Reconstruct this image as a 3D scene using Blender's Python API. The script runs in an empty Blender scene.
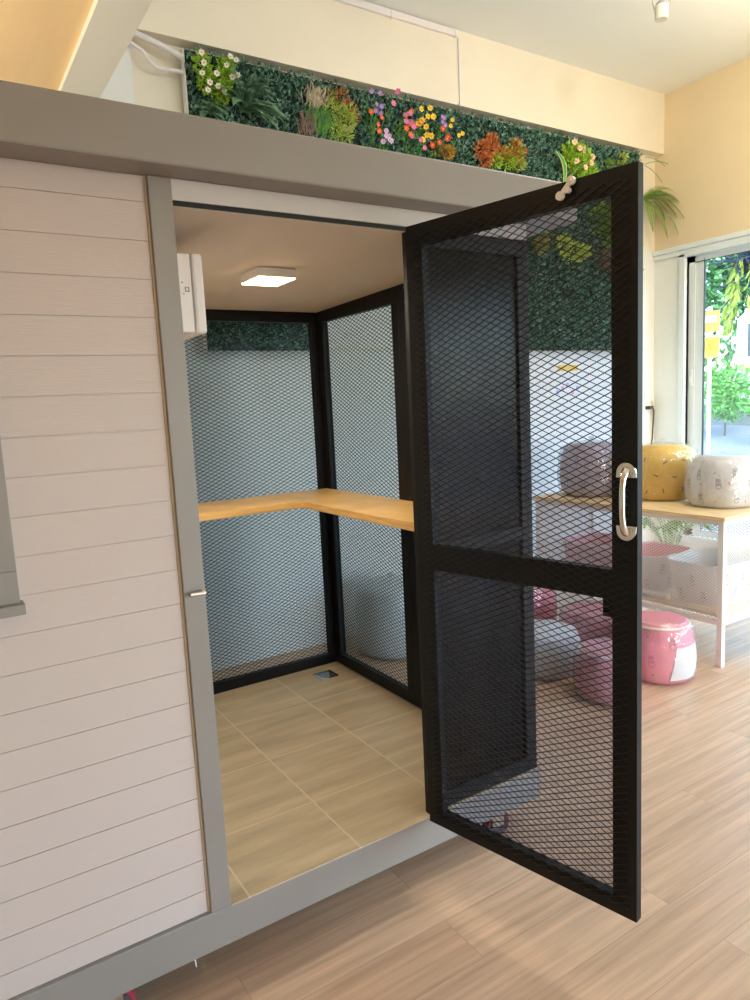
import bpy, bmesh, math, random
from mathutils import Vector, Matrix, noise as mnoise
random.seed(7)
C = bpy.context.scene.collection
PI = math.pi
rnd = random.uniform

# ------------------------------------------------------------------ materials
def lin(c):
    return tuple(((v/255)/12.92 if v/255 <= .04045 else (((v/255)+.055)/1.055)**2.4) for v in c) + (1.0,)

def mat(name, rgb, rough=.6, metal=0.0, var=0.0, vscale=6.0, stretch=(1, 1, 1), bump=0.0, bscale=60.0, spec=.5, trans=0.0):
    m = bpy.data.materials.new(name); m.use_nodes = True
    nt = m.node_tree; p = nt.nodes['Principled BSDF']
    p.inputs['Base Color'].default_value = lin(rgb)
    p.inputs['Roughness'].default_value = rough
    p.inputs['Metallic'].default_value = metal
    p.inputs['Specular IOR Level'].default_value = spec
    if var > 0 or bump > 0:
        tc = nt.nodes.new('ShaderNodeTexCoord'); mp = nt.nodes.new('ShaderNodeMapping')
        mp.inputs['Scale'].default_value = stretch
        nt.links.new(tc.outputs['Object'], mp.inputs['Vector'])
    if var > 0:
        n = nt.nodes.new('ShaderNodeTexNoise'); n.inputs['Scale'].default_value = vscale; n.inputs['Detail'].default_value = 5
        r = nt.nodes.new('ShaderNodeValToRGB')
        a = tuple(max(0, v*(1-var)) for v in rgb); b = tuple(min(255, v*(1+var)) for v in rgb)
        r.color_ramp.elements[0].position = .3; r.color_ramp.elements[1].position = .7
        r.color_ramp.elements[0].color = lin(a); r.color_ramp.elements[1].color = lin(b)
        nt.links.new(mp.outputs['Vector'], n.inputs['Vector']); nt.links.new(n.outputs['Fac'], r.inputs['Fac'])
        nt.links.new(r.outputs['Color'], p.inputs['Base Color'])
    if bump > 0:
        n2 = nt.nodes.new('ShaderNodeTexNoise'); n2.inputs['Scale'].default_value = bscale; n2.inputs['Detail'].default_value = 4
        bp = nt.nodes.new('ShaderNodeBump'); bp.inputs['Strength'].default_value = bump; bp.inputs['Distance'].default_value = .004
        nt.links.new(mp.outputs['Vector'], n2.inputs['Vector']); nt.links.new(n2.outputs['Fac'], bp.inputs['Height'])
        nt.links.new(bp.outputs['Normal'], p.inputs['Normal'])
    if trans > 0:
        t = nt.nodes.new('ShaderNodeBsdfTranslucent'); t.inputs['Color'].default_value = lin(rgb)
        mx = nt.nodes.new('ShaderNodeMixShader'); mx.inputs[0].default_value = trans
        o = nt.nodes['Material Output']
        nt.links.new(p.outputs[0], mx.inputs[1]); nt.links.new(t.outputs[0], mx.inputs[2]); nt.links.new(mx.outputs[0], o.inputs[0])
    return m

def clear(name, tint, gloss=.08, rough=.08, bump=0.0, milk=0.0):
    """thin clear sheet: transparent + a little gloss (+ a little milkiness)"""
    m = bpy.data.materials.new(name); m.use_nodes = True
    nt = m.node_tree; nt.nodes.clear()
    o = nt.nodes.new('ShaderNodeOutputMaterial'); t = nt.nodes.new('ShaderNodeBsdfTransparent'); g = nt.nodes.new('ShaderNodeBsdfGlossy')
    t.inputs['Color'].default_value = lin(tint); g.inputs['Roughness'].default_value = rough
    mx = nt.nodes.new('ShaderNodeMixShader'); mx.inputs[0].default_value = gloss
    nt.links.new(t.outputs[0], mx.inputs[1]); nt.links.new(g.outputs[0], mx.inputs[2])
    last = mx
    if milk > 0:
        d = nt.nodes.new('ShaderNodeBsdfDiffuse'); d.inputs['Color'].default_value = (.9, .92, .93, 1)
        m2 = nt.nodes.new('ShaderNodeMixShader'); m2.inputs[0].default_value = milk
        nt.links.new(mx.outputs[0], m2.inputs[1]); nt.links.new(d.outputs[0], m2.inputs[2]); last = m2
    if bump > 0:
        tc = nt.nodes.new('ShaderNodeTexCoord'); n = nt.nodes.new('ShaderNodeTexNoise'); n.inputs['Scale'].default_value = 22
        bp = nt.nodes.new('ShaderNodeBump'); bp.inputs['Strength'].default_value = bump; bp.inputs['Distance'].default_value = .02
        nt.links.new(tc.outputs['Object'], n.inputs['Vector']); nt.links.new(n.outputs['Fac'], bp.inputs['Height']); nt.links.new(bp.outputs['Normal'], g.inputs['Normal'])
    nt.links.new(last.outputs[0], o.inputs[0])
    return m

def emit(name, rgb, strength):
    m = bpy.data.materials.new(name); m.use_nodes = True
    p = m.node_tree.nodes['Principled BSDF']
    p.inputs['Base Color'].default_value = lin(rgb); p.inputs['Emission Color'].default_value = lin(rgb); p.inputs['Emission Strength'].default_value = strength
    return m

def planks(name, cols, bw, bh, mortar, mcol, rough, grain=(1.2, 14, 1), offset=.5, rot=0.0, spec=.5, gamp=.35, bumpy=.15, loc=(0, 0, 0)):
    """boards or tiles laid with the brick texture; long streaks run along the board"""
    m = bpy.data.materials.new(name); m.use_nodes = True
    nt = m.node_tree; p = nt.nodes['Principled BSDF']; L = nt.links
    tc = nt.nodes.new('ShaderNodeTexCoord'); mp = nt.nodes.new('ShaderNodeMapping')
    mp.inputs['Rotation'].default_value = (0, 0, rot); mp.inputs['Location'].default_value = loc
    L.new(tc.outputs['Object'], mp.inputs['Vector'])
    b = nt.nodes.new('ShaderNodeTexBrick'); b.offset = offset
    b.inputs['Scale'].default_value = 1; b.inputs['Brick Width'].default_value = bw; b.inputs['Row Height'].default_value = bh
    b.inputs['Mortar Size'].default_value = mortar; b.inputs['Mortar Smooth'].default_value = .1; b.inputs['Bias'].default_value = 0
    b.inputs['Color1'].default_value = lin(cols[0]); b.inputs['Color2'].default_value = lin(cols[1]); b.inputs['Mortar'].default_value = lin(mcol)
    L.new(mp.outputs['Vector'], b.inputs['Vector'])
    mp2 = nt.nodes.new('ShaderNodeMapping'); mp2.inputs['Scale'].default_value = grain
    L.new(mp.outputs['Vector'], mp2.inputs['Vector'])
    n = nt.nodes.new('ShaderNodeTexNoise'); n.inputs['Scale'].default_value = 2.2; n.inputs['Detail'].default_value = 6; n.inputs['Roughness'].default_value = .6
    # shift the grain from board to board
    vm = nt.nodes.new('ShaderNodeVectorMath'); vm.operation = 'MULTIPLY_ADD'; vm.inputs[1].default_value = (37, 53, 11)
    L.new(b.outputs['Color'], vm.inputs[0]); L.new(mp2.outputs['Vector'], vm.inputs[2]); L.new(vm.outputs[0], n.inputs['Vector'])
    r = nt.nodes.new('ShaderNodeValToRGB'); r.color_ramp.elements[0].position = .32; r.color_ramp.elements[1].position = .68
    lo = 1-gamp; r.color_ramp.elements[0].color = (lo, lo*.98, lo*.96, 1); r.color_ramp.elements[1].color = (1, 1, 1, 1)
    L.new(n.outputs['Fac'], r.inputs['Fac'])
    mx = nt.nodes.new('ShaderNodeMix'); mx.data_type = 'RGBA'; mx.blend_type = 'MULTIPLY'; mx.inputs[0].default_value = 1
    L.new(b.outputs['Color'], mx.inputs[6]); L.new(r.outputs['Color'], mx.inputs[7])
    gx = nt.nodes.new('ShaderNodeMix'); gx.data_type = 'RGBA'; gx.inputs[7].default_value = lin(mcol)
    L.new(b.outputs['Fac'], gx.inputs[0]); L.new(mx.outputs[2], gx.inputs[6]); L.new(gx.outputs[2], p.inputs['Base Color'])
    p.inputs['Roughness'].default_value = rough; p.inputs['Specular IOR Level'].default_value = spec
    bp = nt.nodes.new('ShaderNodeBump'); bp.inputs['Strength'].default_value = bumpy; bp.inputs['Distance'].default_value = .002
    L.new(n.outputs['Fac'], bp.inputs['Height']); L.new(bp.outputs['Normal'], p.inputs['Normal'])
    return m

M = dict(
    slat=mat('painted board', (204, 191, 185), .55, bump=.25, bscale=40, stretch=(.6, 3, 12)),
    grey=mat('grey paint', (145, 140, 134), .45, var=.02, vscale=3),
    lintel=mat('pale board', (205, 200, 198), .5),
    black=mat('black powder coat', (12, 10, 10), .55, spec=.35, bump=.15, bscale=300),
    blackmesh=mat('black expanded metal', (27, 25, 26), .45, spec=.45),
    chrome=mat('chrome', (225, 222, 215), .18, metal=1),
    steel=mat('brushed steel', (205, 195, 180), .35, metal=1),
    tile=planks('beige floor tile', ((220, 198, 160), (212, 190, 152)), .374, .374, .003, (226, 208, 174), .35, grain=(1.0, 6.5, 1), offset=0, gamp=.32, bumpy=.05, loc=(-.054, .053, 0)),
    floor=planks('oak plank', ((226, 192, 160), (218, 181, 148)), 1.22, .18, .0008, (168, 134, 108), .34, grain=(.7, 16, 1), gamp=.34, bumpy=.12),
    cabceil=mat('cabin ceiling board', (224, 212, 198), .6),
    bamboo=mat('bamboo board', (232, 186, 116), .38, var=.08, vscale=5, stretch=(1.2, 1.2, 16), bump=.05),
    oaktop=mat('oak shelf board', (236, 204, 156), .5, var=.1, vscale=6, stretch=(14, 1, 14)),
    bead=mat('bead sealant', (196, 178, 150), .7),
    white=mat('white plastic', (236, 232, 230), .4),
    ivory=mat('ivory plastic', (232, 224, 205), .45),
    whitemetal=mat('white powder coat', (238, 234, 230), .4),
    ivorymetal=mat('pale latch metal', (252, 246, 240), .25, metal=.0),
    red=mat('red rubber', (160, 44, 64), .6),
    darkrub=mat('dark rubber', (70, 66, 64), .7),
    wallw=mat('white wall paint', (232, 234, 230), .8, var=.01, vscale=2, bump=.06, bscale=120),
    cream=mat('cream wall paint', (237, 230, 210), .8, var=.012, vscale=2, bump=.06, bscale=120),
    tan=mat('tan wall paint', (231, 212, 176), .8, var=.012, vscale=2, bump=.06, bscale=120),
    ceil=mat('ceiling paint', (240, 243, 238), .85, bump=.05, bscale=60),
    peach=mat('warm plywood ceiling', (250, 222, 176), .7, var=.02, vscale=2.5, stretch=(6, .5, 1)),
    upvc=mat('white window frame', (228, 236, 238), .35),
    sealant=mat('black window gasket', (40, 46, 50), .6),
    glass=clear('window glass', (236, 246, 244), .06, .02),
    smoke=clear('smoked acrylic', (120, 122, 130), .03, .2),
    tint=clear('tinted acrylic', (222, 224, 232), .02, .15),
    walltint=clear('tinted wall acrylic', (210, 217, 223), .02, .2),
    wrap=clear('clear plastic wrap', (246, 248, 248), .12, .16, bump=.5, milk=.07),
    wrapmilk=clear('milky plastic wrap', (240, 246, 246), .12, .25, bump=.5, milk=.5),
)

# ------------------------------------------------------------------ mesh builder
class MB:
    def __init__(s): s.v = []; s.f = []; s.mi = []
    def add(s, vs, fs, mi=0):
        o = len(s.v); s.v += [tuple(v) for v in vs]; s.f += [tuple(i+o for i in f) for f in fs]; s.mi += [mi]*len(fs)
    def box(s, x0, y0, z0, x1, y1, z1, mi=0):
        if x1 < x0: x0, x1 = x1, x0
        if y1 < y0: y0, y1 = y1, y0
        if z1 < z0: z0, z1 = z1, z0
        s.add([(x0, y0, z0), (x1, y0, z0), (x1, y1, z0), (x0, y1, z0), (x0, y0, z1), (x1, y0, z1), (x1, y1, z1), (x0, y1, z1)],
              [(0, 3, 2, 1), (4, 5, 6, 7), (0, 1, 5, 4), (1, 2, 6, 5), (2, 3, 7, 6), (3, 0, 4, 7)], mi)
    def frame_box(s, o, a, b, c, mi=0):
        """box from corner o along vectors a, b, c"""
        o, a, b, c = map(Vector, (o, a, b, c))
        s.add([o, o+a, o+a+b, o+b, o+c, o+a+c, o+a+b+c, o+b+c], [(0, 3, 2, 1), (4, 5, 6, 7), (0, 1, 5, 4), (1, 2, 6, 5), (2, 3, 7, 6), (3, 0, 4, 7)], mi)
    def bar(s, a, b, w, n, d, mi=0):
        """flat bar a->b, width w in the plane with normal n, thickness d along n"""
        a, b, n = Vector(a), Vector(b), Vector(n).normalized()
        t = (b-a).normalized(); q = n.cross(t)*w/2
        s.frame_box(a-q-n*d/2, b-a, q*2, n*d, mi)
    def tube(s, pts, r, n=8, mi=0, caps=True):
        pts = [Vector(p) for p in pts]; rs = r if isinstance(r, (list, tuple)) else [r]*len(pts)
        vs = []; fs = []; up = None
        for i, p in enumerate(pts):
            t = (pts[min(i+1, len(pts)-1)]-pts[max(i-1, 0)]).normalized()
            if up is None: up = Vector((0, 0, 1)) if abs(t.z) < .9 else Vector((1, 0, 0))
            x = (up-t*up.dot(t)).normalized(); y = t.cross(x); up = x
            vs += [p+(x*math.cos(2*PI*k/n)+y*math.sin(2*PI*k/n))*rs[i] for k in range(n)]
        for i in range(len(pts)-1):
            for k in range(n): fs.append((i*n+k, i*n+(k+1) % n, (i+1)*n+(k+1) % n, (i+1)*n+k))
        if caps: fs += [tuple(range(n))[::-1], tuple((len(pts)-1)*n+k for k in range(n))]
        s.add(vs, fs, mi)
    def lathe(s, c, prof, n=32, axis='z', mi=0, wob=None, caps=True):
        c = Vector(c); vs = []; fs = []
        for (r, h) in prof:
            for k in range(n):
                a = 2*PI*k/n; rr = r if wob is None else r*(1+wob(a, h))
                x, y = rr*math.cos(a), rr*math.sin(a)
                vs.append(c+(Vector((x, y, h)) if axis == 'z' else Vector((x, h, y)) if axis == 'y' else Vector((h, x, y))))
        for i in range(len(prof)-1):
            for k in range(n): fs.append((i*n+k, i*n+(k+1) % n, (i+1)*n+(k+1) % n, (i+1)*n+k))
        if caps: fs += [tuple(range(n))[::-1], tuple((len(prof)-1)*n+k for k in range(n))]
        s.add(vs, fs, mi)
    def build(s, name, m, parent=None, smooth=False, bevel=0.0, base=None):
        me = bpy.data.meshes.new(name)
        org = Vector(base) if base is not None else (parent_origin(parent) if parent else Vector((0, 0, 0)))
        me.from_pydata([(v[0]-org.x, v[1]-org.y, v[2]-org.z) for v in s.v], [], s.f)
        for mm in (m if isinstance(m, (list, tuple)) else [m]): me.materials.append(mm)
        me.polygons.foreach_set('material_index', s.mi)
        bm = bmesh.new(); bm.from_mesh(me); bmesh.ops.recalc_face_normals(bm, faces=bm.faces); bm.to_mesh(me); bm.free()
        if smooth:
            me.polygons.foreach_set('use_smooth', [True]*len(me.polygons))
        o = bpy.data.objects.new(name, me); C.objects.link(o)
        if base is not None: o.location = org-(parent_origin(parent) if parent else Vector((0, 0, 0)))
        if parent: o.parent = parent
        if smooth:
            md = o.modifiers.new('weld', 'EDGE_SPLIT'); md.split_angle = math.radians(50)
        if bevel > 0:
            b = o.modifiers.new('bevel', 'BEVEL'); b.width = bevel; b.segments = 2; b.limit_method = 'ANGLE'; b.angle_limit = math.radians(40)
        return o

def parent_origin(p):
    v = Vector((0, 0, 0))
    while p is not None: v += p.location; p = p.parent
    return v

def tag(o, label=None, cat=None, group=None, kind=None):
    if label: o['label'] = label
    if cat: o['category'] = cat
    if group: o['group'] = group
    if kind: o['kind'] = kind
    return o
def thing(name, loc, label, cat, group=None):
    o = bpy.data.objects.new(name, None); o.empty_display_size = .05; C.objects.link(o); o.location = loc
    return tag(o, label, cat, group)
def copy_tree(o, parent=None):
    c = o.copy(); C.objects.link(c); c.parent = parent
    for ch in list(o.children): copy_tree(ch, c)
    return c
def struct(name, mb, m, **k): return tag(mb.build(name, m, **k), kind='structure')

def lattice(mb, o, u, v, W, H, pu, pv, w, d, n):
    """expanded-metal lattice of diamonds: straight strands clipped to the W x H rectangle at o"""
    o, u, v = Vector(o), Vector(u), Vector(v); s = pv/pu
    for sg in (1, -1):
        k = -int(W*s/pv)-2
        while True:
            c = k*pv; k += 1
            # v = c + s*u  (or mirrored)
            if c > H: break
            u0 = max(0, -c/s); u1 = min(W, (H-c)/s)
            if u1-u0 < .004: continue
            p = [(u0, c+s*u0), (u1, c+s*u1)]
            if sg < 0: p = [(W-a, b) for a, b in p]
            off = Vector(n).normalized()*(d*.45*sg)
            mb.bar(o+u*p[0][0]+v*p[0][1]+off, o+u*p[1][0]+v*p[1][1]+off, w*(1+.14*sg), n, d)
X, Y, Z = Vector((1, 0, 0)), Vector((0, 1, 0)), Vector((0, 0, 1))

# ------------------------------------------------------------------ the room
XR, YB, ZC = 5.15, 2.35, 4.13
XL, YF = -4.5, -6.5
b = MB(); b.box(XL-.2, YF-.2, -.1, XR+.2, YB+.2, 0); struct('floor', b, M['floor'])
b = MB(); b.box(.21, YF-.2, ZC, XR+.2, YB+.2, ZC+.12); struct('ceiling', b, M['ceil'])
# back wall: white below, cream above the hedge, where a wide beam stands proud
b = MB(); b.box(XL-.2, YB, 0, XR+.2, YB+.2, 2.84); struct('wall_back', b, M['wallw'])
b = MB(); b.box(XL-.2, YB, 2.84, XR+.2, YB+.2, ZC+.12); struct('wall_back_upper', b, M['cream'])
b = MB(); b.box(.21, 2.257, 3.641, XR, YB, ZC); struct('beam_back', b, M['cream'])
b = MB(); b.box(.25, 2.31, 0, .594, YB, 3.641); struct('pilaster', b, M['wallw'])
b = MB(); b.box(.064, YF, 2.95, .2185, YB, ZC+.1); struct('beam_depth', b, M['ceil'])
b = MB(); b.box(XL-.2, YF-.2, 2.975, .066, YB+.2, 3.10); struct('ceiling_lower', b, M['peach'])
b = MB(); b.box(XL-.2, YF-.2, 0, XL, YB, 3.05); struct('wall_left', b, M['cream'])
b = MB(); b.box(.594, 2.335, 0, XR, YB, .1); struct('baseboard_back', b, M['wallw'])
# window wall on the right
WZ0, WZ1 = .22, 2.78
wins = [(2.09, -.6), (-.85, -3.5), (-3.75, -6.2)]
b = MB()
b.box(XR, YF-.2, 2.84, XR+.2, YB, ZC+.12)
struct('wall_right_upper', b, M['tan'])
b = MB(); b.box(XR, YF-.2, WZ1, XR+.2, YB, 2.84); b.box(XR, YF-.2, 0, XR+.2, YB, WZ0)
ys = [YB]+[y for w in wins for y in w]+[YF-.2]
for i in range(0, len(ys), 2): b.box(XR, ys[i+1], WZ0, XR+.2, ys[i], WZ1)
struct('wall_right', b, M['wallw'])
b = MB()
b.box(XR-.035, YF, 2.79, XR, YB, 2.83); b.box(XR-.022, YF, 2.75, XR, YB, 2.79)
struct('trim_1', b, M['upvc'], bevel=.008)
for i, (y1, y0) in enumerate(wins):
    f = MB(); x0, x1 = XR-.02, XR+.09
    f.box(x0, y1-.055, WZ0, x1, y1, WZ1); f.box(x0, y0, WZ0, x1, y0+.055, WZ1)
    f.box(x0, y0, WZ1-.05, x1, y1, WZ1); f.box(x0, y0, WZ0, x1, y1, WZ0+.06)
    fr = struct('window_%d' % (i+1), f, M['upvc'], bevel=.004)
    # two sliding sashes, one on each track
    ym = (y0+y1)/2-.1
    for k, (a, c, xx) in enumerate(((y1-.055, ym-.04, XR+.045), (ym+.04, y0+.055, XR+.012))):
        s = MB(); t = .06; tj = .14 if k == 0 else .06
        s.box(xx, a-.06, WZ0+.06, xx+.028, a, WZ1-.05); s.box(xx+.008, a-tj, WZ0+.06, xx+.028, a-.06, WZ1-.05); s.box(xx+.002, a-tj, WZ0+.06, xx+.028, a-tj+.02, WZ1-.05); s.box(xx, c, WZ0+.06, xx+.028, c+t, WZ1-.05)
        s.box(xx, c, WZ1-.1, xx+.028, a, WZ1-.05); s.box(xx, c, WZ0+.06, xx+.028, a, WZ0+.12)
        so = s.build('sash', M['upvc'], fr)
        g = MB(); g.box(xx+.0, a-tj-.006, WZ0+.1, xx+.02, a-tj, WZ1-.08); g.box(xx-.03, a-.0, WZ0+.06, xx+.002, a+.008, WZ1-.05)
        g.box(xx-.002, c+t, WZ1-.106, xx+.002, a-t, WZ1-.1)
        g.build('gasket', M['sealant'], so)
        p = MB(); p.box(xx+.012, c+t-.005, WZ0+.115, xx+.016, a-tj+.005, WZ1-.095); p.build('pane', M['glass'], so)
        if k == 0:
            h = MB(); h.box(xx-.012, a-.05, 1.62, xx, a-.02, 1.76); h.box(xx-.022, a-.045, 1.66, xx-.012, a-.025, 1.70); h.build('latch', M['upvc'], so, bevel=.003)
# shop-front wall behind the camera: tall glazed openings
b = MB()
b.box(XL-.2, YF-.2, 0, 1.4, YF, ZC+.12); b.box(1.4, YF-.2, 2.7, XR, YF, ZC+.12); b.box(XR-.4, YF-.2, 0, XR, YF, 2.7)
struct('wall_front', b, M['wallw'])

# ------------------------------------------------------------------ the cabin
ZS, ZBB, ZT, ZSOF, ZTOP = .224, .109, 2.105, 2.172, 2.294
D, XI = 1.458, 1.173
cab = thing('pet_cabin', (0, 0, 0), 'grey trimmed cabin with pale slatted wall and open black mesh door, on casters', 'cabin')
XA = -2.3
# slatted wall: boards with a groove between, one mesh
b = MB(); top = 2.110
zz = [ZSOF, top]+[top-.091*k for k in range(1, 21)]+[ZS]
for a, c in zip(zz[:-1], zz[1:]):
    b.box(XA, .0135, c+.0012, -.059, .03, a-.0008)
b.box(XA, .017, ZS, -.059, .04, ZSOF)
b.build('slat_wall', M['slat'], cab)
b = MB(); b.box(-.059, 0, ZS, 0, .06, ZSOF); b.build('door_post', M['grey'], cab, bevel=.003)
b = MB(); b.box(-.064, .009, ZS, -.059, .02, ZSOF); b.build('post_bead', M['bead'], cab)
b = MB(); b.box(XA, 0, ZBB, 1.211, .05, ZS-.004); b.box(XA, 0, ZS-.004, 0, .05, ZS); b.box(XA, D, ZBB, 1.211, D+.05, ZS); b.box(1.165, .05, ZBB, 1.211, D, ZS); b.box(XA, .05, ZBB, XA+.05, D, ZS)
b.build('base_beam', M['grey'], cab, bevel=.002)
b = MB(); b.box(XA-.15, -.085, ZSOF, 1.351, 1.66, ZTOP)
b.build('roof', M['grey'], cab, bevel=.006)
b = MB(); b.box(0, .004, 2.121, 1.2, .05, ZSOF-.001); b.build('lintel', M['lintel'], cab)
b = MB(); b.frame_box((-.02, .012, 2.108), (1.2, 0, 0), (0, D-.008, -.033), (0, 0, .012)); b.build('ceiling_panel', M['cabceil'], cab)
b = MB(); b.box(.001, .0005, ZS-.0038, 1.21, .05, ZS); b.box(.001, .05, ZS-.03, 1.165, D, ZS); b.build('tiled_floor', M['tile'], cab)
b = MB(); b.box(-.04, .06, ZS, -.005, D+.05, 2.08); b.box(XA, D, ZS, -.005, D+.05, ZSOF); b.box(XA, .04, ZS, XA+.04, D, ZSOF); b.build('inner_wall', M['cabceil'], cab)
t = .05
# door head and hinge jamb of the opening
b = MB(); b.box(0, .008, 2.109, .72, .05, 2.122); b.build('door_head', M['black'], cab)
# back frame
def ring(mb, o, u, v, n, W, H, t, d, tr=None):
    o, u, v, n = map(Vector, (o, u, v, n)); s_ = t; t = tr or t
    mb.frame_box(o, u*W, v*t, n*d); mb.frame_box(o+v*(H-t), u*W, v*t, n*d)
    mb.frame_box(o+v*t, u*s_, v*(H-2*t), n*d); mb.frame_box(o+u*(W-s_)+v*t, u*s_, v*(H-2*t), n*d)
HI = 2.075-ZS
def mesh_frame(name, o, u, n, W, H=HI, t=.05, d=.035, pu=.038, pv=.0182, midrail=None, smoked=False):
    f = MB(); ring(f, o, u, Z, n, W, H, t, d, .052)
    if midrail: f.frame_box(Vector(o)+Vector(u)*t+Z*(midrail-ZS), Vector(u)*(W-2*t), Z*.045, Vector(n)*d)
    fo = f.build(name, M['black'], cab, bevel=.002)
    l = MB(); lattice(l, Vector(o)+Vector(n)*(d+.003)+Vector(u)*.012+Z*.012, u, Z, W-.024, H-.024, pu, pv, .0026, .0022, n)
    l.build('mesh_panel', M['blackmesh'], fo)
    if not smoked:
        s = MB(); s.frame_box(Vector(o)+Vector(u)*.02+Z*.02+Vector(n)*(d*.5), Vector(u)*(W-.04), Z*(H-.04), Vector(n)*.003)
        s.build('clear_sheet', M['walltint'], fo)
    if smoked:
        s = MB(); s.frame_box(Vector(o)+Vector(u)*.02+Z*.02+Vector(n)*(d*.5), Vector(u)*(W-.04), Z*(H-.04), Vector(n)*.003)
        s.build('smoked_sheet', M['smoke'], fo)
    return fo
mesh_frame('back_frame', (0, D, ZS), X, Y, XI, t=.036)
mesh_frame('side_frame', (XI, .738, ZS), Y, X, D-.738)
mesh_frame('side_frame', (XI, .05, ZS), Y, X, .738-.05)
mesh_frame('front_frame', (.706, .01, ZS), X, Y, 1.211-.706, d=.022, H=2.12-ZS, midrail=1.10, smoked=True)
b = MB(); b.box(XI, D, ZS, XI+.038, D+.038, 2.09); b.box(XI+.002, D-.002, ZS+.02, XI+.036, D+.002, 2.09); b.build('corner_post', M['black'], cab)
b = MB(); b.box(XI+.001, .05, 2.07, XI+.036, D, 2.125); b.build('side_header', M['black'], cab)
# latch pin on the post
b = MB(); b.tube([(-.046, -.016, 1.135), (-.006, -.016, 1.133)], .006, 10); b.tube([(-.008, -.016, 1.133), (-.008, 0.002, 1.133)], .005, 8)
b.build('latch_pin', M['steel'], cab)
# window in the slatted wall at the far left
wf = MB(); wx0, wx1, wz0, wz1 = -1.35, -.437, 1.19, 1.95
ring(wf, (wx0, -.016, wz0), X, Z, Y, wx1-wx0, wz1-wz0, .075, .03)
wfo = wf.build('window_frame', M['grey'], cab, bevel=.002)
b = MB(); b.box(wx0-.01, -.035, 1.166, wx1+.008, .014, 1.19); b.build('window_sill', M['grey'], wfo, bevel=.002)
b = MB(); b.box(wx0+.07, -.003, wz0+.07, wx1-.07, .001, wz1-.07); b.build('pane', M['smoke'], wfo)
# casters
def caster(x, y):
    f = MB(); f.box(x-.04, y-.035, ZBB-.006, x+.04, y+.035, ZBB); f.box(x-.032, y-.022, .05, x+.02, y-.018, ZBB-.004); f.box(x-.032, y+.018, .05, x+.02, y+.022, ZBB-.004)
    fo = f.build('caster', M['steel'], cab)
    w = MB(); w.lathe((x, y, .053), [(.051, -.016), (.053, -.012), (.053, .012), (.051, .016)], 28, 'y')
    wo = w.build('wheel', M['red'], fo, smooth=True)
    h = MB(); h.lathe((x, y, .053), [(.040, -.0195), (.042, -.017), (.042, .017), (.040, .0195)], 24, 'y'); h.build('wheel_hub', M['darkrub'], fo, smooth=True)
for x, y in ((1.03, .045), (-.325, .045), (1.06, D-.12), (-.245, D-.12)): caster(x, y)
b = MB(); b.tube([(-.113, .012, ZBB+.002), (-.112, .008, .082)], .0022, 6); b.build('cable_tie', M['white'], cab)

# the open door
TH = 1.3482; HX, HY = .684, -.021
u = Vector((math.cos(TH), -math.sin(TH), 0)); nf = Vector((-math.sin(TH), -math.cos(TH), 0))    # nf: the face the camera sees
DW, DZ0, DZ1, DT = .703, .226, 2.112, .026
H0 = Vector((HX, HY, 0))
def dp(a, z, o=0): return H0+u*a+Z*z+nf*o
d = MB()
def dbar(a0, z0, a1, z1): d.frame_box(dp(a0, z0, -DT), u*(a1-a0), Z*(z1-z0), nf*DT)
dbar(0, DZ0, .058, DZ1); dbar(.638, DZ0, DW, DZ1); dbar(.058, DZ1-.06, .638, DZ1); dbar(.058, DZ0, .638, DZ0+.05); dbar(.058, 1.085, .638, 1.162)
door = d.build('door', M['black'], cab)
tag(door, 'open black door of the cabin')
l = MB(); lattice(l, dp(.022, DZ0+.028, .0025), u, Z, DW-.044, DZ1-DZ0-.056, .0385, .0182, .0021, .0018, nf); l.build('mesh_panel', M['blackmesh'], door)
g = MB(); g.frame_box(dp(.03, DZ0+.03, -DT*.6), u*(DW-.06), Z*(DZ1-DZ0-.06), nf*.003); g.build('clear_sheet', M['tint'], door)
# pull handle
h = MB(); HA = .679
for z, s in ((1.408, 1), (1.266, -1)):
    pts = []
    for k in range(14):
        a = PI*k/13; pts.append((.024*math.cos(a), .024*math.sin(a)*s))
    pts = [(p[0], p[1]) for p in pts]+[(-.025, -.012*s), (.025, -.012*s)]
    vs = [dp(HA+p[0], z+p[1], .005) for p in pts]+[dp(HA+p[0], z+p[1], .011) for p in pts]; n = len(pts)
    h.add(vs, [tuple(range(n)), tuple(range(n, 2*n))]+[(i, (i+1) % n, n+(i+1) % n, n+i) for i in range(n)])
    for q in (-.014, .014):
        c = dp(HA+q, z-.003*s, .011); h.tube([c, c+nf*.003], .0035, 8)
zs = [1.412, 1.405, 1.392, 1.372, 1.35, 1.337, 1.324, 1.302, 1.282, 1.269, 1.262]
of = [.009, .018, .027, .031, .032, .032, .032, .031, .027, .018, .009]
h.tube([dp(HA, z, o) for z, o in zip(zs, of)], [.011, .010, .008, .0075, .0075, .0078, .0075, .0075, .008, .010, .011], 12)
h.build('pull_handle', M['chrome'], door, smooth=True)
# latch plate near the top edge
k = MB(); a0, b0 = dp(.512, 2.079, .008), dp(.541, 2.108, .008)
k.bar(a0, b0, .012, nf, .006)
for c in (a0, b0): k.tube([c-nf*.004, c+nf*.006], .0105, 14); 
for c in (a0, b0): k.tube([c+nf*.006, c+nf*.009], .004, 8)
c = dp(.534, 2.087, .006); k.tube([c, c+nf*.012], .007, 12)
k.build('latch', M['ivorymetal'], door, smooth=True)
for z in (2.0, 1.2, .36):
    g = MB(); g.tube([dp(-.006, z-.04, -.012), dp(-.006, z+.04, -.012)], .007, 10); g.build('hinge', M['black'], door)
g = MB(); g.frame_box(dp(.60, 1.03, -.032), u*.03, Z*.06, nf*.006); g.build('catch', M['black'], door)

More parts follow.
